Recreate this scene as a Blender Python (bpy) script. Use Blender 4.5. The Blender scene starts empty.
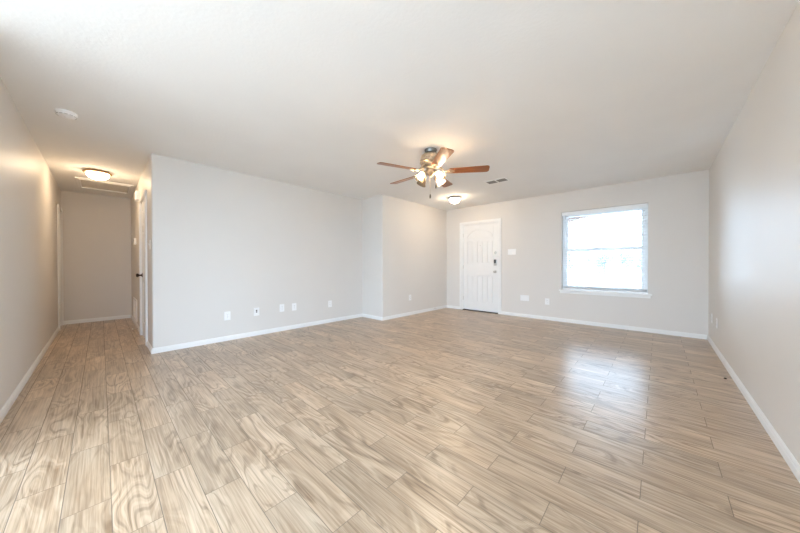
import bpy, bmesh, math, random
from math import sin, cos, pi, radians as R
from mathutils import Vector, Matrix
random.seed(7)
SC = bpy.context.scene
COL = SC.collection

# ------------------------------------------------------------------ plan (metres)
EYE = 1.083
CEIL = 2.44
RX, FY = 0.526, 5.925            # right wall, far wall
LX, EX = -4.521, -3.91         # long wall, wall beside the entry
HY0, HY1 = -0.486, 0.424       # the two sides of the hallway
BY, HX = 3.707, -7.94         # end of the long wall, end of the hallway
KX, KY = -2.7, -4.2            # room behind the camera
DX0, DX1, DZ = -3.47, -2.558, 2.035      # front door opening
WX0, WX1, WZ0, WZ1 = -1.345, -0.125, 0.588, 2.064   # window opening

# ------------------------------------------------------------------ camera
cam = bpy.data.cameras.new('camera'); cam_o = bpy.data.objects.new('camera', cam); COL.objects.link(cam_o)
cam.sensor_width = 36; cam.lens = 278.1 / 800 * 36; cam.clip_start = 0.02; cam.clip_end = 500
cam_o.location = (0, 0, EYE)
cam_o.rotation_euler = (R(90 - 0.367), R(0.097), R(42.92))
SC.camera = cam_o

# ------------------------------------------------------------------ world and daylight
SKY = 4.2
w = bpy.data.worlds.new('sky'); SC.world = w; w.use_nodes = True
bg = w.node_tree.nodes['Background']
bg.inputs[0].default_value = (0.60, 0.785, 1.0, 1); bg.inputs[1].default_value = SKY
SC.view_settings.view_transform = 'Standard'; SC.view_settings.look = 'None'
SC.view_settings.exposure = 2.07; SC.view_settings.gamma = 1.0; SC.view_settings.use_curve_mapping = False
SC.cycles.max_bounces = 14; SC.cycles.diffuse_bounces = 12; SC.cycles.glossy_bounces = 4
SC.cycles.transparent_max_bounces = 16; SC.cycles.sample_clamp_indirect = 8; SC.cycles.use_denoising = True

PY, PH = -2.05, 1.8           # patio opening in the right wall beside the viewer: centre, half width
def portal(name, loc, rot, sx, sy):          # daylight portals in the real window openings
    l = bpy.data.lights.new(name, 'AREA'); l.shape = 'RECTANGLE'; l.size = sx; l.size_y = sy
    l.cycles.is_portal = True
    o = bpy.data.objects.new(name, l); COL.objects.link(o); o.location = loc; o.rotation_euler = rot
portal('window_portal', ((WX0+WX1)/2, FY+0.15, (WZ0+WZ1)/2), (R(-90), 0, 0), WX1-WX0, WZ1-WZ0)
portal('patio_portal', (RX+0.08, PY, 1.11), (R(90), 0, R(90)), 2*PH, 2.18)
portal('rear_portal', (-1.1, KY-0.08, 1.11), (R(90), 0, 0), 2.8, 2.18)

# unseen spot lamp added outdoors for a cool light patch: reaches the right hand wall through the blinds
gl = bpy.data.lights.new('patch_spot', 'SPOT'); gl.energy = 130; gl.color = (0.55, 0.78, 1.0)
gl.shadow_soft_size = 0.05; gl.spot_size = R(30); gl.spot_blend = 0.3
go = bpy.data.objects.new('patch_spot', gl); COL.objects.link(go); go.location = (-4.0, 10.0, 0.26)
go.rotation_euler = (Vector((-0.75, 5.93, 1.35)) - Vector(go.location)).to_track_quat('-Z', 'Y').to_euler()

BULB, BOWL_HALL, BOWL_ENTRY = 76.0, 12.5, 18.0
WARM = (1.0, 0.81, 0.58)

# ------------------------------------------------------------------ materials
class NT:
    def __init__(s, m):
        s.t = m.node_tree; s.n = s.t.nodes; s.l = s.t.links
    def node(s, typ, **kw):
        nd = s.n.new(typ)
        for k, v in kw.items(): setattr(nd, k, v)
        return nd
    def put(s, sock, v):
        if hasattr(v, 'is_output') or isinstance(v, bpy.types.NodeSocket): s.l.new(v, sock)
        else: sock.default_value = v
    def m(s, op, a, b=0.0, c=0.0):
        nd = s.node('ShaderNodeMath', operation=op)
        s.put(nd.inputs[0], a); s.put(nd.inputs[1], b); s.put(nd.inputs[2], c)
        return nd.outputs[0]
    def xyz(s, x, y, z):
        nd = s.node('ShaderNodeCombineXYZ')
        for i, v in enumerate((x, y, z)): s.put(nd.inputs[i], v)
        return nd.outputs[0]
    def noise(s, vec, scale=1.0, detail=2.0, rough=0.5, dist=0.0):
        nd = s.node('ShaderNodeTexNoise'); s.l.new(vec, nd.inputs['Vector'])
        nd.inputs['Scale'].default_value = scale; nd.inputs['Detail'].default_value = detail
        nd.inputs['Roughness'].default_value = rough; nd.inputs['Distortion'].default_value = dist
        return nd.outputs[0]
    def ramp(s, fac, stops):
        nd = s.node('ShaderNodeValToRGB'); s.l.new(fac, nd.inputs[0])
        e = nd.color_ramp.elements
        while len(e) < len(stops): e.new(0.5)
        for q, (p, c) in zip(e, stops): q.position = p; q.color = (*c, 1) if len(c) == 3 else c
        return nd.outputs[0]
    def mix(s, fac, a, b, mode='MIX'):
        nd = s.node('ShaderNodeMix', data_type='RGBA', blend_type=mode)
        s.put(nd.inputs[0], fac)
        s.put(nd.inputs[6], a if not isinstance(a, tuple) else (*a, 1)); s.put(nd.inputs[7], b if not isinstance(b, tuple) else (*b, 1))
        return nd.outputs[2]
    def bump(s, height, strength, dist):
        nd = s.node('ShaderNodeBump'); nd.inputs['Strength'].default_value = strength
        nd.inputs['Distance'].default_value = dist; s.l.new(height, nd.inputs['Height'])
        return nd.outputs[0]

def mat(name, col, rough=0.5, metal=0.0, spec=0.5, var=0.0, vscale=8.0, bump=0.0, bscale=60.0, bdist=0.002, detail=2.0):
    m = bpy.data.materials.new(name); m.use_nodes = True; t = NT(m)
    b = m.node_tree.nodes['Principled BSDF']
    b.inputs['Roughness'].default_value = rough; b.inputs['Metallic'].default_value = metal
    b.inputs['Specular IOR Level'].default_value = spec
    tc = t.node('ShaderNodeTexCoord').outputs['Object']
    n = t.noise(tc, vscale, 3.0)
    lo = tuple(c*(1-var) for c in col); hi = tuple(min(1, c*(1+var)) for c in col)
    t.l.new(t.ramp(n, [(0.3, lo), (0.7, hi)]), b.inputs['Base Color'])
    if bump: t.l.new(t.bump(t.noise(tc, bscale, detail), bump, bdist), b.inputs['Normal'])
    return m

def emit(name, col, strength):
    m = bpy.data.materials.new(name); m.use_nodes = True; t = NT(m)
    t.n.remove(t.n['Principled BSDF'])
    e = t.node('ShaderNodeEmission'); e.inputs[0].default_value = (*col, 1); e.inputs[1].default_value = strength
    t.l.new(e.outputs[0], t.n['Material Output'].inputs[0])
    return m

def glass(name, tint=(1, 1, 1), frost=0.0):
    m = bpy.data.materials.new(name); m.use_nodes = True; t = NT(m)
    t.n.remove(t.n['Principled BSDF'])
    fr = t.node('ShaderNodeFresnel'); fr.inputs[0].default_value = 1.45
    tr = t.node('ShaderNodeBsdfTransparent'); tr.inputs[0].default_value = (*tint, 1)
    g = t.node('ShaderNodeBsdfGlossy'); g.inputs['Roughness'].default_value = 0.03
    mx = t.node('ShaderNodeMixShader'); t.l.new(fr.outputs[0], mx.inputs[0]); t.l.new(tr.outputs[0], mx.inputs[1]); t.l.new(g.outputs[0], mx.inputs[2])
    out = mx
    if frost:
        tl = t.node('ShaderNodeBsdfTranslucent'); tl.inputs[0].default_value = (0.50, 0.43, 0.34, 1)
        m2 = t.node('ShaderNodeMixShader'); m2.inputs[0].default_value = frost
        t.l.new(mx.outputs[0], m2.inputs[1]); t.l.new(tl.outputs[0], m2.inputs[2]); out = m2
    t.l.new(out.outputs[0], t.n['Material Output'].inputs[0])
    return m

WALL = mat('wall_paint', (0.735, 0.705, 0.668), 0.46, spec=0.4, var=0.012, vscale=1.2, bump=0.22, bscale=70, bdist=0.0015)
CEILM = mat('ceiling_paint', (0.875, 0.872, 0.86), 0.85, spec=0.2, var=0.012, vscale=2.0, bump=0.35, bscale=45, bdist=0.003)
TRIM = mat('white_trim_paint', (0.86, 0.86, 0.85), 0.35, spec=0.5, var=0.01)
DOORW = mat('white_door_paint', (0.84, 0.84, 0.83), 0.38, spec=0.5, var=0.01, bump=0.05, bscale=90)
VINYL = mat('white_vinyl', (0.90, 0.92, 0.93), 0.35, var=0.01)
SLAT = mat('white_blind', (0.91, 0.92, 0.93), 0.4, var=0.01)
PLATE = mat('white_plastic', (0.90, 0.90, 0.90), 0.35, var=0.008)
SLOT = mat('dark_slot', (0.05, 0.05, 0.05), 0.6)
SCREWM = mat('plated_screw', (0.7, 0.7, 0.68), 0.3, 0.9)
BRONZE = mat('dark_bronze', (0.06, 0.045, 0.035), 0.38, 0.8, var=0.1)
BRASS = mat('antique_brass', (0.50, 0.42, 0.33), 0.36, 0.95, var=0.22, vscale=40, bump=0.3, bscale=60)
NICKEL = mat('brushed_nickel', (0.55, 0.53, 0.50), 0.3, 0.95, var=0.08, vscale=30)
PEWTER = mat('dark_pewter', (0.20, 0.20, 0.19), 0.35, 0.8, var=0.1)
COPPERY = mat('warm_bronze_pan', (0.50, 0.33, 0.19), 0.4, 0.6, var=0.08)
BLACK = mat('black_plastic', (0.012, 0.012, 0.014), 0.25)
GRILLE = mat('grey_louvre', (0.30, 0.295, 0.28), 0.5, var=0.05)
DUCT = mat('dark_duct', (0.05, 0.05, 0.048), 0.8)
HATCH = mat('hatch_board', (0.74, 0.72, 0.68), 0.7, var=0.02, bump=0.2, bscale=80)
PANE = glass('window_glass', (0.86, 0.88, 0.89))
SHADE = glass('clear_ribbed_glass', (0.97, 0.95, 0.92), 0.60)
BULBM = emit('lit_bulb', WARM, BULB)
BULBOFF = mat('unlit_bulb', (0.80, 0.76, 0.68), 0.3)
BOWLM = emit('lit_bowl_hallway', (1.0, 0.75, 0.49), BOWL_HALL)
BOWLE = emit('lit_bowl_entry', (1.0, 0.79, 0.56), BOWL_ENTRY)

def blade_mat():
    m = bpy.data.materials.new('cherry_blade'); m.use_nodes = True; t = NT(m); b = t.n['Principled BSDF']
    tc = t.node('ShaderNodeTexCoord').outputs['Object']
    mp = t.node('ShaderNodeMapping'); mp.inputs['Scale'].default_value = (3, 45, 45); t.l.new(tc, mp.inputs[0])
    n = t.noise(mp.outputs[0], 1.0, 4.0, 0.6, 0.4)
    t.l.new(t.ramp(n, [(0.3, (0.16, 0.045, 0.011)), (0.5, (0.27, 0.085, 0.02)), (0.7, (0.38, 0.135, 0.035))]), b.inputs['Base Color'])
    b.inputs['Roughness'].default_value = 0.3; b.inputs['Specular IOR Level'].default_value = 0.6
    return m
BLADE = blade_mat()

def floor_mat():
    m = bpy.data.materials.new('wood_look_tile'); m.use_nodes = True; t = NT(m); b = t.n['Principled BSDF']
    W_, L_ = 0.151, 0.60
    sep = t.node('ShaderNodeSeparateXYZ'); t.l.new(t.node('ShaderNodeTexCoord').outputs['Object'], sep.inputs[0])
    X, Y = sep.outputs[0], sep.outputs[1]
    yy = t.m('DIVIDE', t.m('SUBTRACT', Y, 1.9895), W_)
    row = t.m('FLOOR', yy); fy = t.m('FRACT', t.m('ADD', yy, 100.0))
    par = t.m('MODULO', t.m('ADD', row, 100.0), 2.0)
    xx = t.m('ADD', t.m('DIVIDE', t.m('ADD', X, 0.06), L_), t.m('MULTIPLY', par, 0.5))
    col = t.m('FLOOR', xx); fx = t.m('FRACT', t.m('ADD', xx, 100.0))
    wn = t.node('ShaderNodeTexWhiteNoise', noise_dimensions='3D'); t.l.new(t.xyz(col, row, 3.7), wn.inputs['Vector'])
    rs = t.node('ShaderNodeSeparateColor'); t.l.new(wn.outputs['Color'], rs.inputs[0])
    r1, r2, r3 = rs.outputs[0], rs.outputs[1], rs.outputs[2]
    # grout: distance to the nearest tile edge
    ey = t.m('MULTIPLY', t.m('MINIMUM', fy, t.m('SUBTRACT', 1.0, fy)), W_)
    ex = t.m('MULTIPLY', t.m('MINIMUM', fx, t.m('SUBTRACT', 1.0, fx)), L_)
    e = t.m('MINIMUM', ex, ey)
    tile = t.node('ShaderNodeMapRange'); t.l.new(e, tile.inputs[0]); tile.inputs[1].default_value = 0.0008; tile.inputs[2].default_value = 0.0020
    tile = tile.outputs[0]
    # grain lines: contour rings of a stretched noise, another part of it on every tile
    ox = t.m('MULTIPLY', r1, 37.0); oy = t.m('MULTIPLY', r2, 53.0); oz = t.m('MULTIPLY', r3, 19.0)
    v1 = t.xyz(t.m('ADD', t.m('MULTIPLY', X, 1.35), ox), t.m('ADD', t.m('MULTIPLY', Y, 6.2), oy), oz)
    n1 = t.noise(v1, 1.0, 2.4, 0.40, 0.35)
    rings = t.m('MULTIPLY_ADD', t.m('SINE', t.m('MULTIPLY', n1, t.m('MULTIPLY_ADD', r3, 50.0, 50.0))), 0.5, 0.5)
    v2 = t.xyz(t.m('ADD', t.m('MULTIPLY', X, 3.0), oy), t.m('ADD', t.m('MULTIPLY', Y, 130.0), ox), oz)
    fine = t.noise(v2, 1.0, 3.0, 0.6)
    v3 = t.xyz(t.m('ADD', t.m('MULTIPLY', X, 1.5), oz), t.m('ADD', t.m('MULTIPLY', Y, 9.0), ox), oy)
    broad = t.noise(v3, 1.0, 2.0, 0.5, 0.6)
    c = t.ramp(broad, [(0.30, FL[4]), (0.46, FL[1]), (0.60, FL[2]), (0.72, FL[3])])
    v4 = t.xyz(t.m('ADD', t.m('MULTIPLY', X, 2.0), oy), t.m('ADD', t.m('MULTIPLY', Y, 7.0), oz), ox)
    amp = t.ramp(t.noise(v4, 1.0, 1.0), [(0.35, (0.12, 0.12, 0.12)), (0.65, (1, 1, 1))])
    dark = t.ramp(rings, [(0.74, (0, 0, 0)), (0.98, (0.85, 0.85, 0.85))])
    lite = t.ramp(rings, [(0.01, (0.65, 0.65, 0.65)), (0.22, (0, 0, 0))])
    c = t.mix(t.m('MULTIPLY', dark, amp), c, FL[0])
    c = t.mix(t.m('MULTIPLY', lite, amp), c, FL[3])
    c = t.mix(0.34, c, t.ramp(fine, [(0.36, FL[0]), (0.60, FL[3])]))
    tone = t.ramp(r1, [(0.0, (0.86, 0.86, 0.86)), (0.5, (0.98, 0.97, 0.96)), (1.0, (1.10, 1.08, 1.06))])
    c = t.mix(1.0, c, tone, 'MULTIPLY')
    c = t.mix(tile, (0.20, 0.155, 0.115), c)
    t.l.new(c, b.inputs['Base Color'])
    rg = t.node('ShaderNodeMapRange'); t.l.new(tile, rg.inputs[0]); rg.inputs[3].default_value = 0.8; rg.inputs[4].default_value = 0.29
    t.l.new(rg.outputs[0], b.inputs['Roughness'])
    b.inputs['Specular IOR Level'].default_value = 0.75
    h = t.m('ADD', t.m('MULTIPLY', tile, 1.0), t.m('MULTIPLY', fine, 0.10))
    t.l.new(t.bump(h, 0.5, 0.0012), b.inputs['Normal'])
    return m
FL = [(0.19, 0.116, 0.065), (0.45, 0.324, 0.215), (0.53, 0.398, 0.277), (0.68, 0.545, 0.405), (0.32, 0.224, 0.143)]
FLOORM = floor_mat()

def brick_mat():
    m = bpy.data.materials.new('pale_brick'); m.use_nodes = True; t = NT(m); b = t.n['Principled BSDF']
    sep = t.node('ShaderNodeSeparateXYZ'); t.l.new(t.node('ShaderNodeTexCoord').outputs['Object'], sep.inputs[0])
    br = t.node('ShaderNodeTexBrick'); t.l.new(t.xyz(sep.outputs[0], sep.outputs[2], 0.0), br.inputs['Vector'])
    br.inputs['Scale'].default_value = 1.0; br.inputs['Brick Width'].default_value = 0.2; br.inputs['Row Height'].default_value = 0.075
    br.inputs['Mortar Size'].default_value = 0.006
    br.inputs['Color1'].default_value = (0.24, 0.165, 0.14, 1); br.inputs['Color2'].default_value = (0.28, 0.21, 0.18, 1); br.inputs['Mortar'].default_value = (0.34, 0.33, 0.31, 1)
    t.l.new(br.outputs[0], b.inputs['Base Color']); b.inputs['Roughness'].default_value = 0.9
    return m
BRICK = brick_mat()
SOLDIER = mat('soldier_brick', (0.21, 0.15, 0.13), 0.9, var=0.3, vscale=9)
LAWN = mat('dry_pale_lawn', (0.47, 0.45, 0.42), 0.95, var=0.15, vscale=0.8)
CONC = mat('pale_concrete', (0.62, 0.61, 0.58), 0.9, var=0.05)
LEAF = mat('blue_green_leaf', (0.20, 0.26, 0.24), 0.7, var=0.3, vscale=2)
BARK = mat('bark', (0.16, 0.13, 0.11), 0.9, var=0.2)

# ------------------------------------------------------------------ mesh helpers
class MB:
    def __init__(s): s.b = bmesh.new()
    def box(s, x0, x1, y0, y1, z0, z1):
        r = bmesh.ops.create_cube(s.b, size=1.0)
        for v in r['verts']:
            v.co = Vector(((x0+x1)/2 + v.co.x*(x1-x0), (y0+y1)/2 + v.co.y*(y1-y0), (z0+z1)/2 + v.co.z*(z1-z0)))
        return s
    def lathe(s, prof, c=(0, 0, 0), n=28, axis=None):
        """prof: (radius, height) pairs turned about z, then turned so that z points along axis"""
        M = Matrix.Translation(Vector(c))
        if axis is not None: M = M @ Vector(axis).normalized().to_track_quat('Z', 'Y').to_matrix().to_4x4()
        rings = []
        for r, z in prof:
            if r < 1e-6: rings.append([s.b.verts.new(M @ Vector((0, 0, z)))])
            else: rings.append([s.b.verts.new(M @ Vector((r*cos(2*pi*k/n), r*sin(2*pi*k/n), z))) for k in range(n)])
        for a, b in zip(rings, rings[1:]):
            for k in range(n):
                k2 = (k+1) % n
                if len(a) == 1 and len(b) == 1: continue
                if len(a) == 1: s.b.faces.new((a[0], b[k], b[k2]))
                elif len(b) == 1: s.b.faces.new((a[k], a[k2], b[0]))
                else: s.b.faces.new((a[k], a[k2], b[k2], b[k]))
        return s
    def cyl(s, p, q, r, r2=None, n=14):
        p, q = Vector(p), Vector(q); L = (q-p).length
        r2 = r if r2 is None else r2
        return s.lathe([(0, 0), (r, 0), (r2, L), (0, L)], p, n, q-p)
    def tube(s, pts, r, n=8):
        pts = [Vector(p) for p in pts]; rings = []
        rr = r if isinstance(r, (list, tuple)) else [r]*len(pts)
        for i, p in enumerate(pts):
            d = (pts[min(i+1, len(pts)-1)] - pts[max(i-1, 0)]).normalized()
            u = d.cross(Vector((0.13, 0.21, 0.97))).normalized(); v = d.cross(u)
            rings.append([s.b.verts.new(p + rr[i]*(cos(2*pi*k/n)*u + sin(2*pi*k/n)*v)) for k in range(n)])
        for a, b in zip(rings, rings[1:]):
            for k in range(n): s.b.faces.new((a[k], a[(k+1) % n], b[(k+1) % n], b[k]))
        s.b.faces.new(rings[0][::-1]); s.b.faces.new(rings[-1])
        return s
    def prism(s, pts, f):
        """pts: 2-D outline; f(u, v, w) -> 3-D, w = 0 or 1"""
        a = [s.b.verts.new(f(u, v, 0)) for u, v in pts]; b = [s.b.verts.new(f(u, v, 1)) for u, v in pts]
        s.b.faces.new(a[::-1]); s.b.faces.new(b)
        n = len(pts)
        for k in range(n): s.b.faces.new((a[k], a[(k+1) % n], b[(k+1) % n], b[k]))
        return s
    def sweep(s, prof, path, up=Vector((0, 0, 1))):
        """profile (out, height) carried along a horizontal polyline; 'out' is to the left of travel, mitred"""
        P = [Vector((*p, 0)) for p in path]; rings = []
        for i, p in enumerate(P):
            d0 = (P[i]-P[i-1]).normalized() if i else None
            d1 = (P[i+1]-P[i]).normalized() if i+1 < len(P) else None
            n0 = up.cross(d0) if d0 else None; n1 = up.cross(d1) if d1 else None
            if n0 is None: nn = n1
            elif n1 is None: nn = n0
            else: nn = (n0+n1); nn = nn / (nn.dot(n0))
            rings.append([s.b.verts.new(p + nn*o + up*h) for o, h in prof])
        m = len(prof)
        for a, b in zip(rings, rings[1:]):
            for k in range(m): s.b.faces.new((a[k], a[(k+1) % m], b[(k+1) % m], b[k]))
        s.b.faces.new(rings[0][::-1]); s.b.faces.new(rings[-1])
        return s
    def build(s, name, material, parent=None, bevel=0.0, seg=2, smooth=False, loc=None):
        bm = s.b
        bmesh.ops.recalc_face_normals(bm, faces=bm.faces[:])
        if bevel:
            ed = [e for e in bm.edges if len(e.link_faces) == 2 and e.calc_face_angle(0) > 0.5]
            bmesh.ops.bevel(bm, geom=ed, offset=bevel, segments=seg, affect='EDGES', profile=0.5)
        me = bpy.data.meshes.new(name); bm.to_mesh(me); bm.free()
        me.materials.append(material)
        if smooth:
            for p in me.polygons: p.use_smooth = True
            try: me.set_sharp_from_angle(angle=R(38))
            except Exception: pass
        o = bpy.data.objects.new(name, me); COL.objects.link(o)
        if parent: o.parent = parent
        if loc: o.location = loc
        return o

def tag(o, label=None, cat=None, group=None, kind=None):
    if label: o['label'] = label
    if cat: o['category'] = cat
    if group: o['group'] = group
    if kind: o['kind'] = kind
    return o
def thing(name, label, cat, loc=(0, 0, 0), rz=0.0, group=None, kind=None):
    o = bpy.data.objects.new(name, None); COL.objects.link(o); o.location = loc; o.rotation_euler = (0, 0, rz)
    o.empty_display_size = 0.1
    return tag(o, label, cat, group, kind)
def dup(root, loc, rz, label):
    c = root.copy(); COL.objects.link(c); c.location = loc; c.rotation_euler = (0, 0, rz); c['label'] = label
    def kids(src, dst):
        for ch in [o for o in bpy.data.objects if o.parent == src]:
            k = ch.copy(); COL.objects.link(k); k.parent = dst; k.matrix_parent_inverse = ch.matrix_parent_inverse
            kids(ch, k)
    kids(root, c)
    return c
def S(o): o['kind'] = 'structure'; return o

# ================================================================== STRUCTURE
S(MB().box(HX-0.12, RX+0.12, KY-0.12, FY+0.2, -0.12, 0).build('floor', FLOORM))
S(MB().box(HX-0.12, RX+0.12, KY-0.12, FY+0.2, CEIL, CEIL+0.12).build('ceiling', CEILM))

def holed(mb, along, t0, t1, u0, u1, holes):
    """vertical wall slab with rectangular holes (ua, ub, za, zb); along = 'x' or 'y'"""
    def bx(a, b, z0, z1):
        if b-a < 1e-5 or z1-z0 < 1e-5: return
        if along == 'x': mb.box(a, b, t0, t1, z0, z1)
        else: mb.box(t0, t1, a, b, z0, z1)
    u = u0
    for a, b, z0, z1 in sorted(holes):
        bx(u, a, 0, CEIL); bx(a, b, 0, z0); bx(a, b, z1, CEIL); u = b
    bx(u, u1, 0, CEIL)
    return mb
S(holed(MB(), 'x', FY, FY+0.2, EX-0.12, RX+0.12, [(DX0, DX1, 0, DZ), (WX0, WX1, WZ0, WZ1)]).build('wall_far', WALL))
S(holed(MB(), 'y', RX, RX+0.12, KY-0.12, FY, [(PY-PH, PY+PH, 0.02, 2.2)]).build('wall_right', WALL))
S(holed(MB(), 'x', HY0-0.12, HY0, HX-0.12, KX, [(-7.87, -7.29, 0, 2.035)]).build('wall_left', WALL))
S(MB().box(HX-0.12, HX, HY0, HY1+0.12, 0, CEIL).build('wall_hallway_end', WALL))
S(MB().box(KX-0.12, KX, KY, HY0-0.12, 0, CEIL).build('wall_rear_left', WALL))
S(holed(MB(), 'x', KY-0.12, KY, KX-0.12, RX, [(-2.5, 0.3, 0.02, 2.2)]).build('wall_rear', WALL))

def rounded(pts, r):       # pts: (x, y, round?)
    out = []; n = len(pts)
    for i, (x, y, f) in enumerate(pts):
        if not f: out.append((x, y)); continue
        p = Vector((x, y)); a = (Vector(pts[i-1][:2])-p).normalized(); b = (Vector(pts[(i+1) % n][:2])-p).normalized()
        c = p + r*(a+b)
        for k in range(7):
            t = k/6*pi/2
            out.append(tuple(c - r*(b*(1-0) if False else (b*cos(t) + a*sin(t)))))
    return out
def up(z0, z1): return lambda u, v, w_: Vector((u, v, z0 + w_*(z1-z0)))
HDX0, HDX1 = -5.838, -5.076       # hallway door opening
S(holed(MB(), 'x', HY1, HY1+0.12, HX, LX-0.12, [(HDX0, HDX1, 0, 2.035)]).build('wall_hallway_right', WALL))
o = MB().prism(rounded([(LX-0.12, HY1, 0), (LX, HY1, 1), (LX, BY, 0), (LX-0.12, BY, 0)], 0.02), up(0, CEIL)).build('wall_long', WALL, smooth=True); S(o)
S(MB().box(LX-0.12, EX-0.12, BY, BY+0.12, 0, CEIL).build('wall_recess', WALL))
o = MB().prism(rounded([(EX-0.12, BY, 0), (EX, BY, 1), (EX, FY, 0), (EX-0.12, FY, 0)], 0.02), up(0, CEIL)).build('wall_entry', WALL, smooth=True); S(o)

# baseboards: stepped profile, 'out' is to the left of travel
BP = [(0, 0.001), (0.013, 0.001), (0.013, 0.044), (0.010, 0.048), (0.010, 0.057), (0.006, 0.064), (0.003, 0.068), (0, 0.068)]
def base(name, *paths):
    m = MB()
    for p in paths: m.sweep(BP, p)
    S(m.build(name, TRIM))
CW = 0.057     # casing width
base('baseboard_right', [(RX, PY+PH+0.06), (RX, FY)])
base('baseboard_far', [(RX-0.014, FY), (DX1+CW, FY)], [(DX0-CW, FY), (EX+0.014, FY)])
base('baseboard_entry', [(EX, FY), (EX, BY)])
base('baseboard_recess', [(EX+0.014, BY), (LX+0.014, BY)])
base('baseboard_long', [(LX, BY), (LX, HY1)])
base('baseboard_hallway_right', [(LX+0.014, HY1), (HDX1+CW, HY1)], [(HDX0-CW, HY1), (HX+0.014, HY1)])
base('baseboard_hallway_end', [(HX, HY1), (HX, HY0)])
base('baseboard_left', [(-7.29+CW, HY0), (KX, HY0)])

# ------------------------------------------------------------------ doors
def casing(name, parent, x0, x1, z, wy, s, cw=CW, legs=(1, 1)):
    """door casing on the plane y = wy, standing out towards s*y"""
    m = MB()
    def strip(a, b, c, d):
        m.box(a, b, min(wy, wy+s*0.016), max(wy, wy+s*0.016), c, d)
    if legs[0]:
        strip(x0-cw, x0, 0.001, z+cw); m.box(x0-cw*0.55, x0-cw*0.12, min(wy+s*0.016, wy+s*0.021), max(wy+s*0.016, wy+s*0.021), 0.001, z+cw*0.12)
    if legs[1]:
        strip(x1, x1+cw, 0.001, z+cw); m.box(x1+cw*0.12, x1+cw*0.55, min(wy+s*0.016, wy+s*0.021), max(wy+s*0.016, wy+s*0.021), 0.001, z+cw*0.12)
    strip(x0, x1, z, z+cw); m.box(x0-cw*0.55*legs[0], x1+cw*0.55*legs[1], min(wy+s*0.016, wy+s*0.021), max(wy+s*0.016, wy+s*0.021), z+cw*0.12, z+cw*0.55)
    return m.build(name, TRIM, parent, bevel=0.003, seg=1)

def jamb(parent, x0, x1, z, y0, y1):
    m = MB(); m.box(x0, x0+0.018, y0, y1, 0.001, z); m.box(x1-0.018, x1, y0, y1, 0.001, z); m.box(x0+0.018, x1-0.018, y0, y1, z-0.018, z)
    return m.build('door_frame', TRIM, parent)

# front door: white, arched upper panel over a square lower panel, both planked
fd = thing('door_1', 'white front door with arched planked panels and black keypad', 'door', ((DX0+DX1)/2, FY, 0), 0, None, 'structure')
def local(o, p):                    # parent a mesh already built in world coordinates
    o.parent = p; o.matrix_parent_inverse = Matrix.Translation(-Vector(p.location)); return o
local(casing('casing', None, DX0, DX1, DZ, FY, -1), fd)
local(jamb(None, DX0, DX1, DZ, FY+0.001, FY+0.19), fd)
lw0, lw1, lz0, lz1 = DX0+0.021, DX1-0.021, 0.022, DZ-0.021
yf = FY+0.030                        # face of the leaf
m = MB(); m.box(lw0, lw1, yf+0.019, yf+0.044, lz0, lz1)       # core
local(m.build('leaf', DOORW, None), fd)
sw = 0.115; px0, px1 = lw0+sw, lw1-sw; pc = (px0+px1)/2; hw = (px1-px0)/2
zb0, zb1, zu0, zu1, zr, zs, za = lz0+0.17, 0.835, 1.10, 1.63, 1.68, 1.76, 1.90     # lower panel, upper panel, spring and crown of the arch
def arch(n, grow=0.0):
    Rr = (hw*hw + (za-zs)**2) / (2*(za-zs)); cz = za-Rr; Rr += grow
    t = math.asin(min(1, (hw+grow)/Rr))
    return [(pc + Rr*sin(a), cz + Rr*cos(a)) for a in [t - 2*t*k/n for k in range(n+1)]]
Pf = lambda y0, y1: (lambda u, v, w_: Vector((u, y0 + w_*(y1-y0), v)))
m = MB()
m.box(lw0, px0, yf, yf+0.019, lz0, lz1); m.box(px1, lw1, yf, yf+0.019, lz0, lz1)
m.box(px0, px1, yf, yf+0.019, lz0, zb0); m.box(px0, px1, yf, yf+0.019, zb1, zu0); m.box(px0, px1, yf, yf+0.019, zu1, zr)
A = arch(16)
m.prism([(px0, lz1), (px1, lz1)] + A, Pf(yf, yf+0.019))
local(m.build('stile_frame', DOORW, None, bevel=0.003, seg=2), fd)
def planks(z0, top):
    m = MB(); n = 5; g = 0.014; ins = 0.026; wd = (px1-px0-2*ins-(n-1)*g)/n
    for k in range(n):
        a = px0+ins + k*(wd+g); b = a+wd
        pts = [(a, z0+ins), (b, z0+ins), (b, top-ins), (a, top-ins)]
        m.prism(pts, Pf(yf+0.004, yf+0.019))
    return m
Rr_ = (hw*hw + (za-zs)**2)/(2*(za-zs)); cz_ = za-Rr_; xa = lambda q: px0+0.022 + q*(px1-px0-0.044)/14
local(MB().prism([(px0+0.022, zr+0.02), (px1-0.022, zr+0.02)] + [(xa(q), cz_ + math.sqrt((Rr_-0.022)**2 - (xa(q)-pc)**2)) for q in range(14, -1, -1)], Pf(yf+0.004, yf+0.019)).build('arched_panel', DOORW, None, bevel=0.003), fd)
local(planks(zu0, zu1).build('upper_panel', DOORW, None, bevel=0.003), fd)
local(planks(zb0, zb1).build('lower_panel', DOORW, None, bevel=0.003), fd)
kx = lw1-0.068
m = MB(); m.lathe([(0, 0), (0.031, 0), (0.031, 0.006), (0.026, 0.014), (0.018, 0.016), (0.018, 0.022), (0, 0.022)], (kx, yf, 1.345), 24, (0, -1, 0)); m.box(kx-0.004, kx+0.004, yf-0.036, yf-0.02, 1.327, 1.363)
dbo = local(m.build('deadbolt', NICKEL, None, smooth=True), fd); dbo['label'] = 'round nickel deadbolt above the keypad'
kp = local(MB().box(kx-0.034, kx+0.034, yf-0.024, yf, 1.06, 1.20).build('keypad_lock', NICKEL, None, bevel=0.008), fd); kp['label'] = 'nickel keypad lock with black face'
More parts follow.
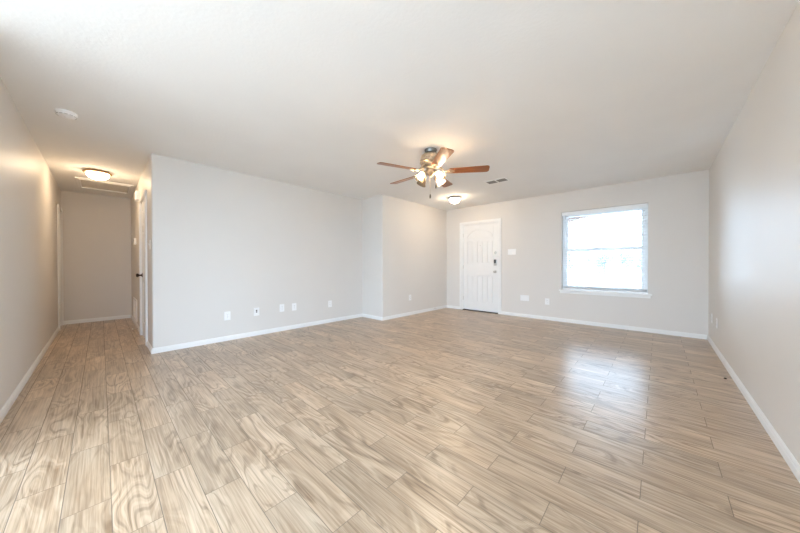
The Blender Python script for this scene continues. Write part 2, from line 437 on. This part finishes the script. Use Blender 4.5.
m = MB(); m.box(kx-0.027, kx+0.027, yf-0.029, yf-0.0238, 1.115, 1.193)
kf = m.build('keypad_face', BLACK, kp, bevel=0.002)
m = MB()
for i in range(3):
    for j in range(4): m.lathe([(0, 0), (0.0045, 0), (0.0045, 0.0015), (0, 0.0015)], (kx-0.016+0.016*i, yf-0.029, 1.128+0.016*j), 10, (0, -1, 0))
kb = m.build('keypad_buttons', PEWTER, kp)
m = MB(); m.lathe([(0, 0), (0.030, 0), (0.030, 0.005), (0.013, 0.012), (0.011, 0.036), (0.020, 0.042), (0.027, 0.052), (0.026, 0.064), (0.016, 0.071), (0, 0.072)], (kx, yf, 0.925), 24, (0, -1, 0))
kn = local(m.build('door_knob', NICKEL, None, smooth=True), fd); kn['label'] = 'round nickel door knob'
m = MB(); m.lathe([(0, 0), (0.009, 0), (0.009, 0.004), (0.005, 0.005), (0, 0.003)], (pc, yf+0.003, 1.52), 16, (0, -1, 0))
local(m.build('peephole', NICKEL, None, smooth=True), fd)
for z in (0.28, 1.03, 1.78): local(MB().cyl((lw0-0.003, yf-0.004, z-0.045), (lw0-0.003, yf-0.004, z+0.045), 0.006).build('hinge', NICKEL, None, smooth=True), fd)
local(MB().box(DX0+0.018, DX1-0.018, FY-0.008, FY+0.19, 0.001, 0.018).build('threshold', BRONZE, None, bevel=0.005), fd)

# hallway door on the right hand side: panelled, with a dark knob
hd = thing('door_2', 'white hallway door with dark bronze knob in the side wall', 'door', ((HDX0+HDX1)/2, HY1, 0), 0, None, 'structure')
local(casing('casing', None, HDX0, HDX1, 2.035, HY1, -1), hd)
local(jamb(None, HDX0, HDX1, 2.035, HY1+0.001, HY1+0.119), hd)
a0, a1 = HDX0+0.02, HDX1-0.02; yh = HY1+0.006
m = MB(); m.box(a0, a1, yh+0.008, yh+0.035, 0.012, 2.013)
local(m.build('leaf', DOORW, None), hd)
m = MB(); s_ = 0.11; mid = (a0+a1)/2
for (x0, x1) in ((a0, a0+s_), (mid-0.05, mid+0.05), (a1-s_, a1)): m.box(x0, x1, yh, yh+0.008, 0.012, 2.013)
for z0, z1 in ((0.012, 0.22), (0.82, 0.98), (1.58, 1.68), (1.90, 2.013)):
    m.box(a0+s_, mid-0.05, yh, yh+0.008, z0, z1); m.box(mid+0.05, a1-s_, yh, yh+0.008, z0, z1)
local(m.build('stile_frame', DOORW, None, bevel=0.003), hd)
m = MB()
for z0, z1 in ((0.22, 0.82), (0.98, 1.58), (1.68, 1.90)):
    for x0, x1 in ((a0+s_, mid-0.05), (mid+0.05, a1-s_)): m.box(x0+0.03, x1-0.03, yh+0.002, yh+0.0085, z0+0.03, z1-0.03)
local(m.build('raised_panels', DOORW, None, bevel=0.004), hd)
m = MB(); m.lathe([(0, 0), (0.032, 0), (0.032, 0.006), (0.014, 0.012), (0.012, 0.036), (0.021, 0.043), (0.028, 0.054), (0.027, 0.066), (0.016, 0.073), (0, 0.074)], (a0+0.07, yh, 0.93), 24, (0, -1, 0))
k_ = local(m.build('door_knob', BRONZE, None, smooth=True), hd); k_['label'] = 'dark bronze door knob'

# doorway at the far left end of the hallway
ld = thing('door_3', 'white door at the far end of the hallway left wall', 'door', (-7.58, HY0, 0), 0, None, 'structure')
local(casing('casing', None, -7.87, -7.29, 2.035, HY0, 1, legs=(1, 1)), ld)
local(jamb(None, -7.87, -7.29, 2.035, HY0-0.119, HY0-0.001), ld)
local(MB().box(-7.85, -7.31, HY0-0.045, HY0-0.010, 0.012, 2.013).build('leaf', DOORW, None, bevel=0.003), ld)

# ------------------------------------------------------------------ window
wn = thing('window_1', 'white single hung window with a grey blue meeting rail', 'window', ((WX0+WX1)/2, FY, WZ0), 0, None, 'structure')
wz0 = WZ0+0.022
def ring(m, x0, x1, z0, z1, t, y0, y1):
    m.box(x0, x0+t, y0, y1, z0, z1); m.box(x1-t, x1, y0, y1, z0, z1); m.box(x0+t, x1-t, y0, y1, z0, z0+t); m.box(x0+t, x1-t, y0, y1, z1-t, z1); return m
yw = FY+0.105
local(ring(MB(), WX0+0.002, WX1-0.002, wz0, WZ1-0.002, 0.035, yw, yw+0.075).build('window_frame', VINYL, None, bevel=0.003), wn)
mz = 1.352
for nm, z0, z1, y0 in (('lower_sash', wz0+0.035, mz+0.032, yw+0.005), ('upper_sash', mz-0.032, WZ1-0.037, yw+0.038)):
    sh = local(ring(MB(), WX0+0.038, WX1-0.038, z0, z1, 0.045, y0, y0+0.030).build(nm, VINYL, None, bevel=0.003), wn)
    p = MB().box(WX0+0.070, WX1-0.070, y0+0.013, y0+0.017, z0+0.041, z1-0.041).build('pane', PANE, sh)
local(MB().box(-0.80, -0.69, yw-0.012, yw+0.006, mz+0.021, mz+0.033).build('sash_lock', VINYL, None, bevel=0.003), wn)
m = MB().box(WX0-0.035, WX1+0.05, FY-0.032, FY-0.0005, WZ0-0.004, WZ0+0.02); m.box(WX0+0.001, WX1-0.001, FY-0.002, FY+0.104, WZ0+0.0005, WZ0+0.02)
local(m.build('window_sill', TRIM, None, bevel=0.003), wn)
local(MB().box(WX0-0.02, WX1+0.035, FY-0.014, FY-0.0005, WZ0-0.045, WZ0-0.005).build('apron', TRIM, None, bevel=0.003), wn)

# blind: open horizontal slats inside the reveal
bz = WZ1-0.006
bl = thing('window_blind', 'white slatted blind lowered with open slats over the window', 'blind', ((WX0+WX1)/2, FY+0.055, WZ0+0.03), 0)
LB = lambda o: local(o, bl)
bx0, bx1, yb = WX0+0.010, WX1-0.010, FY+0.055
LB(MB().box(bx0, bx1, yb-0.03, yb+0.03, bz-0.045, bz).build('head_rail', SLAT, None, bevel=0.002))
LB(MB().box(bx0-0.004, bx1+0.004, yb-0.045, yb-0.034, bz-0.062, bz+0.002).build('valance', SLAT, None, bevel=0.003))
m = MB(); z = wz0+0.075; n = 0
zz = []
while z < bz-0.07: zz.append(z); z += 0.044
zz = [wz0+0.034, wz0+0.042, wz0+0.050, wz0+0.058] + zz
for z in zz:
    prof = []
    for q in range(5):
        u = -0.025+0.0125*q; prof.append((u, 0.0035*(1-(u/0.025)**2) - u*0.0))
    prof = prof + [(u, h-0.0022) for u, h in prof[::-1]]
    m.prism(prof, lambda u, v, w_, z=z: Vector((bx0+0.004 + w_*(bx1-bx0-0.008), yb+u, z+v)))
LB(m.build('slats', SLAT, None))
LB(MB().box(bx0+0.002, bx1-0.002, yb-0.026, yb+0.026, wz0+0.004, wz0+0.026).build('bottom_rail', SLAT, None, bevel=0.004))
for fx in (0.1, 0.5, 0.9):
    x = bx0+(bx1-bx0)*fx
    m = MB()
    for yy_ in (yb-0.0275, yb+0.0275): m.cyl((x, yy_, wz0+0.02), (x, yy_, bz-0.045), 0.0011, n=6)
    LB(m.build('ladder_cord', SLAT, None))
LB(MB().cyl((bx0+0.10, yb-0.038, bz-0.58), (bx0+0.10, yb-0.032, bz-0.05), 0.0045, n=10).build('tilt_wand', SLAT, None, smooth=True))

# ------------------------------------------------------------------ glazing of the room behind the camera
pw = thing('window_2', 'white framed patio opening beside the viewer', 'window', (RX+0.06, PY, 0.02), 0, None, 'structure')
m = MB()
ring_y = [PY-PH + k*(2*PH-0.06)/3 for k in range(4)]
for y in ring_y: m.box(RX+0.03, RX+0.09, y, y+0.06, 0.08, 2.14)
m.box(RX+0.03, RX+0.09, PY-PH, PY+PH, 0.02, 0.08); m.box(RX+0.03, RX+0.09, PY-PH, PY+PH, 2.14, 2.2)
local(m.build('window_frame', VINYL, None), pw)
rw = thing('window_3', 'white framed rear window behind the viewer', 'window', (-1.1, KY-0.06, 0.02), 0, None, 'structure')
local(ring(MB(), -2.5, 0.3, 0.02, 2.2, 0.05, KY-0.09, KY-0.03).build('window_frame', VINYL, None), rw)

# ================================================================== CEILING FAN
FX_, FYY = -1.975, 2.66
fan = thing('ceiling_fan', 'antique brass ceiling fan with five cherry blades and four lit glass shades', 'ceiling fan', (FX_, FYY, CEIL))
fan.rotation_euler = (0, 0, 0)
MB().lathe([(0, -0.0005), (0.072, -0.0005), (0.072, -0.012), (0.062, -0.036), (0.045, -0.045), (0, -0.045)], n=36).build('canopy', PEWTER, fan, smooth=True)
MB().lathe([(0, -0.045), (0.045, -0.045), (0.085, -0.055), (0.112, -0.075), (0.122, -0.105), (0.122, -0.145), (0.128, -0.150), (0.128, -0.160), (0.118, -0.166), (0.108, -0.185), (0.07, -0.2), (0, -0.2)], n=40).build('motor_housing', BRASS, fan, smooth=True)
m = MB()
for k in range(28):
    a = 2*pi*k/28; m.lathe([(0, -0.006), (0.006, -0.004), (0.009, 0.0), (0.006, 0.004), (0, 0.006)], (0.122*cos(a), 0.122*sin(a), -0.128), 8, (cos(a), sin(a), 0))
m.build('rope_trim', BRASS, fan, smooth=True)
MB().lathe([(0, -0.2), (0.058, -0.2), (0.062, -0.212), (0.050, -0.225), (0.055, -0.24), (0.066, -0.255), (0.066, -0.275), (0.05, -0.292), (0.028, -0.3), (0.014, -0.312), (0.010, -0.326), (0, -0.33)], n=32).build('switch_housing', BRASS, fan, smooth=True)
BZ = -0.262
YAW = 42.92
for k in range(5):
    ang = R(YAW) + R(-10 + 72*k)            # 0 = to the right as seen from the camera
    Mb = Matrix.Rotation(ang, 4, 'Z')
    Mp = Mb @ Matrix.Translation((0, 0, BZ)) @ Matrix.Rotation(R(-11), 4, 'X')
    # blade outline: widening from the root to a rounded tip
    pts = []
    r0, r1, w0, w1 = 0.215, 0.665, 0.052, 0.068
    pts += [(r0, -w0+0.012), (r0+0.012, -w0)]
    for q in range(7):
        t = q/6*pi/2; pts.append((r1-0.030+0.030*sin(t), -w1+0.035-0.035*cos(t)))
    for q in range(7):
        t = q/6*pi/2; pts.append((r1-0.030+0.030*cos(t), w1-0.035+0.035*sin(t)))
    pts += [(r0+0.012, w0), (r0, w0-0.012)]
    b_ = MB().prism(pts, lambda u, v, w_: Vector((u, v, -0.003+0.006*w_))).build('blade', BLADE, fan)
    b_.matrix_local = Mp
    # blade iron: arm from the motor and a pierced scroll plate under the blade root
    m = MB()
    m.tube([(0.10, 0, 0.075), (0.135, 0, 0.025), (0.165, 0, -0.008), (0.20, 0, -0.009)], [0.013, 0.011, 0.010, 0.009], 10)
    for sg in (-1, 1):
        m.tube([(0.165, 0, -0.009), (0.180, sg*0.020, -0.009), (0.205, sg*0.034, -0.008), (0.235, sg*0.034, -0.007), (0.255, sg*0.022, -0.007), (0.248, sg*0.010, -0.007), (0.232, sg*0.014, -0.007)], 0.0055, 8)
    m.prism([(0.19, -0.012), (0.235, -0.030), (0.262, -0.026), (0.285, 0), (0.262, 0.026), (0.235, 0.030), (0.19, 0.012)], lambda u, v, w_: Vector((u, v, -0.0075+0.004*w_)))
    i_ = m.build('blade_iron', BRASS, b_, smooth=True)
    for x, y in ((0.235, -0.02), (0.235, 0.02), (0.27, 0)):
        MB().lathe([(0, 0), (0.005, 0), (0.004, 0.003), (0, 0.004)], (x, y, -0.0075), 10, (0, 0, -1)).build('screw', SCREWM, i_, smooth=True)
# light kit: arm, socket, bell shade, bulb
for k in range(4):
    a = R(YAW) + R(-57 + 90*k + 2)
    d = Vector((cos(a), sin(a), 0)); dn = (d*0.68 + Vector((0, 0, -0.73))).normalized()
    p0 = d*0.05 + Vector((0, 0, -0.262)); p1 = d*0.085 + Vector((0, 0, -0.268)); p2 = d*0.10 + Vector((0, 0, -0.285))
    ar = MB().tube([p0, p1, p2, p2+dn*0.02], 0.008, 10).lathe([(0, 0.0), (0.019, 0.0), (0.022, 0.02), (0.024, 0.035), (0, 0.035)], p2, 20, dn).build('lamp_arm', BRASS, fan, smooth=True)
    n_ = 32
    prof = [(0.024, 0.026), (0.030, 0.036), (0.037, 0.055), (0.042, 0.075), (0.048, 0.095), (0.058, 0.112), (0.061, 0.116), (0.058, 0.116), (0.046, 0.096), (0.040, 0.075), (0.035, 0.055), (0.028, 0.037), (0.022, 0.028)]
    MB().lathe(prof, p2, n_, dn).build('lamp_shade', SHADE, ar, smooth=True)
    MB().lathe([(0, 0.035), (0.012, 0.036), (0.014, 0.05), (0.024, 0.066), (0.029, 0.082), (0.026, 0.098), (0.015, 0.108), (0, 0.111)], p2, 14, dn).build('bulb', BULBOFF if k == 2 else BULBM, ar, smooth=True)
cr, cf = Vector((cos(R(YAW)), sin(R(YAW)), 0)), Vector((-sin(R(YAW)), cos(R(YAW)), 0))
for lat, zt, zb in ((-0.012, -0.30, -0.585), (0.055, -0.27, -0.47)):
    p = cr*lat - cf*0.045
    m = MB(); z = zt
    m.cyl((p.x, p.y, zb+0.045), (p.x, p.y, zt), 0.0012, n=6)
    while z > zb+0.05: m.lathe([(0, -0.002), (0.002, 0), (0, 0.002)], (p.x, p.y, z), 6); z -= 0.008
    ch = m.build('pull_chain', BRASS, fan)
    MB().lathe([(0, 0), (0.006, 0.003), (0.0075, 0.02), (0.006, 0.04), (0.003, 0.048), (0, 0.05)], (p.x, p.y, zb), 12).build('pull_fob', BRONZE, ch, smooth=True)

# ================================================================== CEILING FITTINGS
def flush(loc, label, r, bowl, pan):
    t = thing('flush_light', label, 'ceiling light', (loc[0], loc[1], CEIL), 0, 'flush ceiling lights')
    MB().lathe([(0, -0.0005), (r*0.86, -0.0005), (r*0.93, -0.006), (r, -0.018), (r, -0.026), (r*0.93, -0.034), (r*0.86, -0.036), (0, -0.036)], n=44).build('pan', pan, t, smooth=True)
    pr = [(r*0.79, -0.034)] + [(r*0.79*cos(q/8*pi/2), -0.036-0.085*sin(q/8*pi/2)) for q in range(1, 9)]
    pr[-1] = (0, pr[-1][1])
    MB().lathe(pr, n=28).build('glass_bowl', bowl, t, smooth=True)
    MB().lathe([(0, -0.138), (0.006, -0.136), (0.009, -0.129), (0.006, -0.122), (0.012, -0.120), (0, -0.119)], n=14).build('finial', pan, t, smooth=True)
    return t
flush((-3.02, 4.87), 'lit white glass bowl ceiling light near the front door', 0.135, BOWLE, NICKEL)
flush((-5.95, -0.023), 'lit white glass bowl ceiling light with bronze rim in the hallway', 0.150, BOWLM, COPPERY)

sd = thing('smoke_detector', 'white round smoke detector on the ceiling before the hallway', 'smoke detector', (-3.855, -0.2, CEIL))
MB().lathe([(0, -0.0005), (0.066, -0.0005), (0.066, -0.012), (0.064, -0.014), (0, -0.014)], n=36).build('base_plate', PLATE, sd, smooth=True)
MB().lathe([(0, -0.014), (0.064, -0.014), (0.062, -0.028), (0.052, -0.036), (0.032, -0.040), (0, -0.041)], n=36).build('cover', PLATE, sd, smooth=True)
m = MB()
for k in range(12):
    a = 2*pi*k/12; c_, s2 = cos(a), sin(a)
    m.tube([(0.060*cos(a-0.17), 0.060*sin(a-0.17), -0.0315), (0.060*c_, 0.060*s2, -0.0315), (0.060*cos(a+0.17), 0.060*sin(a+0.17), -0.0315)], 0.0016, 6)
m.build('vent_slots', GRILLE, sd)
MB().lathe([(0, -0.0405), (0.012, -0.0405), (0.011, -0.047), (0, -0.048)], (0.0, 0, 0), 18).build('test_button', PLATE, sd, smooth=True)

cv = thing('ceiling_vent', 'white ceiling air vent with two dark grey grilles', 'vent', (-1.925, 4.375, CEIL))
m = ring(MB(), -0.175, 0.175, -0.095, 0.095, 0.022, 0, 1)
m.b.free(); m = MB()
for a, b, c, d in ((-0.185, -0.155, -0.10, 0.10), (0.155, 0.185, -0.10, 0.10), (-0.155, 0.155, -0.10, -0.072), (-0.155, 0.155, 0.072, 0.10), (-0.013, 0.013, -0.072, 0.072)): m.box(a, b, c, d, -0.009, -0.0005)
m.build('vent_frame', PLATE, cv, bevel=0.002, seg=1)
MB().box(-0.155, 0.155, -0.072, 0.072, -0.002, -0.0005).build('vent_back', DUCT, cv)
for x0, x1 in ((-0.155, -0.013), (0.013, 0.155)):
    m = MB()
    for k in range(9):
        y = -0.064+0.016*k
        m.prism([(y-0.005, -0.003), (y+0.004, -0.010), (y+0.0055, -0.009), (y-0.0035, -0.002)], lambda u, v, w_, x0=x0, x1=x1: Vector((x0+w_*(x1-x0), u, v)))
    m.build('louvre', GRILLE, cv)

ah = thing('attic_hatch', 'framed attic access hatch in the hallway ceiling', 'hatch', (-6.92, 0.06, CEIL))
m = MB(); hx, hy = 0.385, 0.325
for a, b, c, d in ((-hx, -hx+0.05, -hy, hy), (hx-0.05, hx, -hy, hy), (-hx+0.05, hx-0.05, -hy, -hy+0.05), (-hx+0.05, hx-0.05, hy-0.05, hy)):
    m.box(a, b, c, d, -0.018, -0.0005)
for a, b, c, d in ((-hx+0.034, -hx+0.05, -hy+0.034, hy-0.034), (hx-0.05, hx-0.034, -hy+0.034, hy-0.034), (-hx+0.05, hx-0.05, -hy+0.034, -hy+0.05), (-hx+0.05, hx-0.05, hy-0.05, hy-0.034)):
    m.box(a, b, c, d, -0.026, -0.018)
m.build('hatch_frame', TRIM, ah, bevel=0.003, seg=1)
MB().box(-hx+0.052, hx-0.052, -hy+0.052, hy-0.052, -0.008, -0.0005).build('hatch_panel', HATCH, ah)

# ================================================================== WALL PLATES  (local: faces -y, back at y = 0)
def plate_body(t, wd, ht):
    MB().box(-wd/2, wd/2, -0.0065, -0.0008, -ht/2, ht/2).build('cover_plate', PLATE, t, bevel=0.0025)
def make_outlet(label, group):
    t = thing('wall_outlet', label, 'outlet', (0, 0, 0), 0, group)
    plate_body(t, 0.078, 0.122)
    for sg in (-1, 1):
        r_ = MB().lathe([(0, 0), (0.0165, 0), (0.0165, 0.002), (0, 0.002)], (0, -0.0065, sg*0.0195), 24, (0, -1, 0)).build('receptacle', PLATE, t)
        m = MB(); zc = sg*0.0195
        for dx in (-0.006, 0.006): m.box(dx-0.0012, dx+0.0012, -0.0091, -0.0084, zc+0.001, zc+0.009)
        m.lathe([(0, 0), (0.0024, 0), (0.0024, 0.0006), (0, 0.0006)], (0, -0.0085, zc-0.007), 10, (0, -1, 0))
        m.build('slots', SLOT, r_)
    MB().lathe([(0, 0), (0.003, 0), (0.002, 0.001), (0, 0.001)], (0, -0.0065, 0), 10, (0, -1, 0)).build('screw', SCREWM, t)
    return t
GO = 'white wall outlets'
rl, rr, rf = R(90), R(-90), 0.0      # facing +x (long wall), facing -x (right wall), facing -y (far wall)
proto = make_outlet('white outlet on the far wall between the front door and the window', GO)
proto.location = (-1.589, FY, 0.361)
dup(proto, (LX, 1.228, 0.355), rl, 'white outlet low on the long wall, nearest to the hallway corner')
dup(proto, (LX, 2.015, 0.378), rl, 'left one of the close pair of white outlets on the long wall')
dup(proto, (LX, 2.225, 0.372), rl, 'right one of the close pair of white outlets on the long wall')
dup(proto, (LX, 2.925, 0.35), rl, 'white outlet on the long wall, nearest to the recessed corner')
dup(proto, (EX, 4.517, 0.378), rl, 'white outlet on the short wall beside the front door entry')
dup(proto, (RX, 5.55, 0.362), rr, 'white outlet low on the right wall, nearer to the window corner')
dup(proto, (RX, 5.12, 0.362), rr, 'white outlet low on the right wall, farther out from the window corner')

t = thing('jack_plate', 'white cable plate with dark centre socket, second plate from the hallway corner', 'wall plate', (LX, 1.622, 0.366), rl)
plate_body(t, 0.082, 0.122)
MB().lathe([(0, 0), (0.011, 0), (0.011, 0.002), (0.0075, 0.003), (0.006, 0.010), (0.0035, 0.010), (0.0035, 0.004), (0, 0.004)], (0, -0.0065, -0.004), 18, (0, -1, 0)).build('coax_socket', PEWTER, t, smooth=True)
MB().box(-0.010, 0.010, -0.0078, -0.0064, 0.012, 0.028).build('jack_opening', SLOT, t)

def make_switch(label, n, loc, rz):
    t = thing('light_switch', label, 'light switch', loc, rz)
    plate_body(t, 0.032+0.046*n, 0.118)
    for k in range(n):
        x = (k-(n-1)/2)*0.046
        q = MB().box(x-0.006, x+0.006, -0.0078, -0.0063, -0.0125, 0.0125).build('toggle_slot', PLATE, t)
        MB().prism([(-0.0078, -0.005), (-0.0078, 0.006), (-0.020, 0.013), (-0.021, 0.008)], lambda u, v, w_, x=x: Vector((x-0.004+0.008*w_, u, v))).build('toggle', PLATE, q)
    for k in range(n):
        x = (k-(n-1)/2)*0.046
        for z in (-0.03, 0.03): MB().lathe([(0, 0), (0.0028, 0), (0.002, 0.001), (0, 0.001)], (x, -0.0065, z), 8, (0, -1, 0)).build('screw', SCREWM, t)
    return t
make_switch('white three gang light switch to the right of the front door', 3, (-2.274, FY, 1.351), rf)
make_switch('white light switch between the hallway door and the room corner', 1, (-4.68, HY1, 1.34), rf)
make_switch('white light switch just beyond the hallway door, at knob height', 1, (-5.965, HY1, 1.09), rf)

t = thing('blank_plate', 'wide white blank plate low on the wall right of the front door', 'wall plate', (-2.013, FY, 0.396), rf)
plate_body(t, 0.172, 0.118)
for x in (-0.046, 0, 0.046):
    for z in (-0.042, 0.042): MB().lathe([(0, 0), (0.003, 0), (0.002, 0.001), (0, 0.001)], (x, -0.0065, z), 8, (0, -1, 0)).build('screw', SCREWM, t)

t = thing('thermostat', 'small white thermostat on the hallway right wall', 'thermostat', (-6.75, HY1, 1.50), rf)
MB().box(-0.06, 0.06, -0.028, -0.0008, -0.055, 0.055).build('case', PLATE, t, bevel=0.006)
MB().box(-0.035, 0.035, -0.0295, -0.0278, -0.005, 0.035).build('display', GRILLE, t)

t = thing('door_chime', 'white door chime box high on the hallway right wall', 'door chime', (-6.02, HY1, 2.17), rf)
MB().box(-0.105, 0.105, -0.052, -0.0008, -0.07, 0.07).build('cover', PLATE, t, bevel=0.008, seg=3)
m = MB()
for k in range(5): m.box(-0.07, 0.07, -0.0535, -0.0518, -0.04+0.016*k-0.002, -0.04+0.016*k+0.002)
m.build('sound_slots', GRILLE, t)

t = thing('return_grille', 'white return air grille low on the hallway right wall', 'vent', (-6.93, HY1, 0.29), rf)
m = MB(); gx, gz = 0.34, 0.19
for a, b, c, d in ((-gx, -gx+0.03, -gz, gz), (gx-0.03, gx, -gz, gz), (-gx+0.03, gx-0.03, -gz, -gz+0.03), (-gx+0.03, gx-0.03, gz-0.03, gz)): m.box(a, b, -0.014, -0.0008, c, d)
m.build('grille_frame', PLATE, t, bevel=0.003, seg=1)
m = MB()
for k in range(20):
    z = -gz+0.04+k*(2*gz-0.08)/19
    m.prism([(-0.012, z-0.006), (-0.003, z+0.004), (-0.002, z+0.003), (-0.011, z-0.007)], lambda u, v, w_: Vector((-gx+0.03+w_*(2*gx-0.06), u, v)))
m.build('louvre', PLATE, t)

# door stops screwed into the baseboards
def stop(label, loc, rz):
    t = thing('door_stop', label, 'door stop', loc, rz)
    m = MB(); m.lathe([(0, 0), (0.011, 0), (0.009, 0.006), (0, 0.006)], (0, -0.0145, 0), 14, (0, -1, 0))
    pts = [(0.0055*cos(q*0.9), -0.02-0.0009*q, 0.0055*sin(q*0.9)) for q in range(0, 56)]
    m.tube(pts, 0.0012, 6); m.build('spring', NICKEL, t)
    MB().lathe([(0, 0), (0.008, 0), (0.009, 0.006), (0.007, 0.013), (0, 0.014)], (0, -0.070, 0), 14, (0, -1, 0)).build('rubber_tip', PLATE, t, smooth=True)
stop('small spring door stop with white tip on the hallway baseboard', (-6.33, HY1, 0.035), rf)
stop('small spring door stop on the short baseboard beside the front door', (EX, 5.40, 0.045), rl)
m = MB().lathe([(0, 0.0005), (0.010, 0.0005), (0.011, 0.004), (0.007, 0.009), (0, 0.010)], (0, 0, 0), 10)
o = m.build('rubber_bumper', BLACK, None, smooth=True, loc=(0.465, 4.01, 0)); tag(o, 'tiny black rubber bumper lying on the floor by the right wall', 'bumper')

# ================================================================== OUTSIDE
S(MB().box(-60, 60, -60, 90, -0.30, -0.14).build('lawn', LAWN))
S(MB().box(-4.2, 3.0, FY+0.2, 8.4, -0.14, -0.03).build('porch_slab', CONC))
S(MB().box(-60, 60, 20, 28, -0.14, -0.13).build('street', CONC))
S(MB().box(-2.12, 3.0, FY+0.2, 8.2, 2.62, 2.74).build('porch_ceiling', CEILM))
ax0, ax1, asz, acz = -1.80, 1.15, 2.10, 2.315
ac = (ax0+ax1)/2; ahw = (ax1-ax0)/2; AR = (ahw**2 + (acz-asz)**2)/(2*(acz-asz)); acy = acz-AR; at_ = math.asin(ahw/AR)
pts = [(ax0-0.3, -0.03), (ax0, -0.03)] + [(ac + (AR+0.11)*sin(a), acy + (AR+0.11)*cos(a)) if False else (ac + AR*sin(a), acy + AR*cos(a)) for a in [-at_ + 2*at_*k/24 for k in range(25)]] + [(ax1, -0.03), (3.0, -0.03), (3.0, 2.62), (ax0-0.3, 2.62)]
pa = thing('wall_porch', 'pale brick porch arch outside the window', 'porch', (ac, 7.9, 0), 0, None, 'structure')
local(MB().prism(pts, Pf(7.9, 8.1)).build('brick_face', BRICK, None), pa)
m = MB(); nb = 38
for k in range(nb):
    a0_, a1_ = -at_ + 2*at_*k/nb + 0.0012, -at_ + 2*at_*(k+1)/nb - 0.0012
    q = [(ac + rr_*sin(a), acy + rr_*cos(a)) for a, rr_ in ((a0_, AR-0.004), (a1_, AR-0.004), (a1_, AR+0.10), (a0_, AR+0.10))]
    m.prism(q, Pf(7.885 - 0.006*(k % 2), 7.92))
local(m.build('soldier_course', SOLDIER, None), pa)

def tree(label, x, y, h, rad, seed):
    rng = random.Random(seed)
    t = thing('street_tree', label, 'tree', (x, y, -0.14), 0, 'small trees across the street')
    m = MB(); m.tube([(0, 0, 0), (0.03, 0.02, h*0.25), (-0.02, 0, h*0.55), (0.02, 0, h*0.8)], [0.10, 0.085, 0.06, 0.03], 8)
    for k in range(6):
        a = rng.uniform(0, 6.28); z0 = h*rng.uniform(0.25, 0.5)
        m.tube([(0, 0, z0), (rad*0.4*cos(a), rad*0.4*sin(a), z0+h*0.15), (rad*0.75*cos(a), rad*0.75*sin(a), z0+h*0.28)], [0.045, 0.03, 0.012], 6)
    m.build('trunk', BARK, t, smooth=True)
    m = MB()
    cl = [(rng.gauss(0, rad*0.42), rng.gauss(0, rad*0.42), h*rng.uniform(0.38, 0.9), rng.uniform(0.3, 0.5)*rad) for _ in range(14)]
    for k in range(1100):
        cx, cy, cz, cr_ = rng.choice(cl)
        d = Vector((rng.gauss(0, 1), rng.gauss(0, 1), rng.gauss(0, 1))).normalized()*cr_*rng.uniform(0.5, 1)
        p = Vector((cx, cy, cz)) + d; u = Vector((rng.gauss(0, 1), rng.gauss(0, 1), rng.gauss(0, 1))).normalized(); v = u.orthogonal().normalized(); s_ = rng.uniform(0.07, 0.13)
        m.b.faces.new([m.b.verts.new(p + s_*e_) for e_ in (u*1.4, v*0.6, -u*1.4, -v*0.6)])
    m.build('foliage', LEAF, t)
tree('leftmost small round tree seen through the window', -7.6, 34, 2.5, 0.9, 1)
tree('second small tree from the left, seen low through the window', -5.6, 44, 2.4, 0.8, 2)
tree('broad tree in the middle of the window view', -4.2, 36, 2.5, 1.0, 3)
tree('dense tree right of the middle of the window view', -2.9, 43, 2.8, 1.0, 4)
tree('rightmost tree seen low through the window', -1.0, 37, 2.7, 1.1, 5)
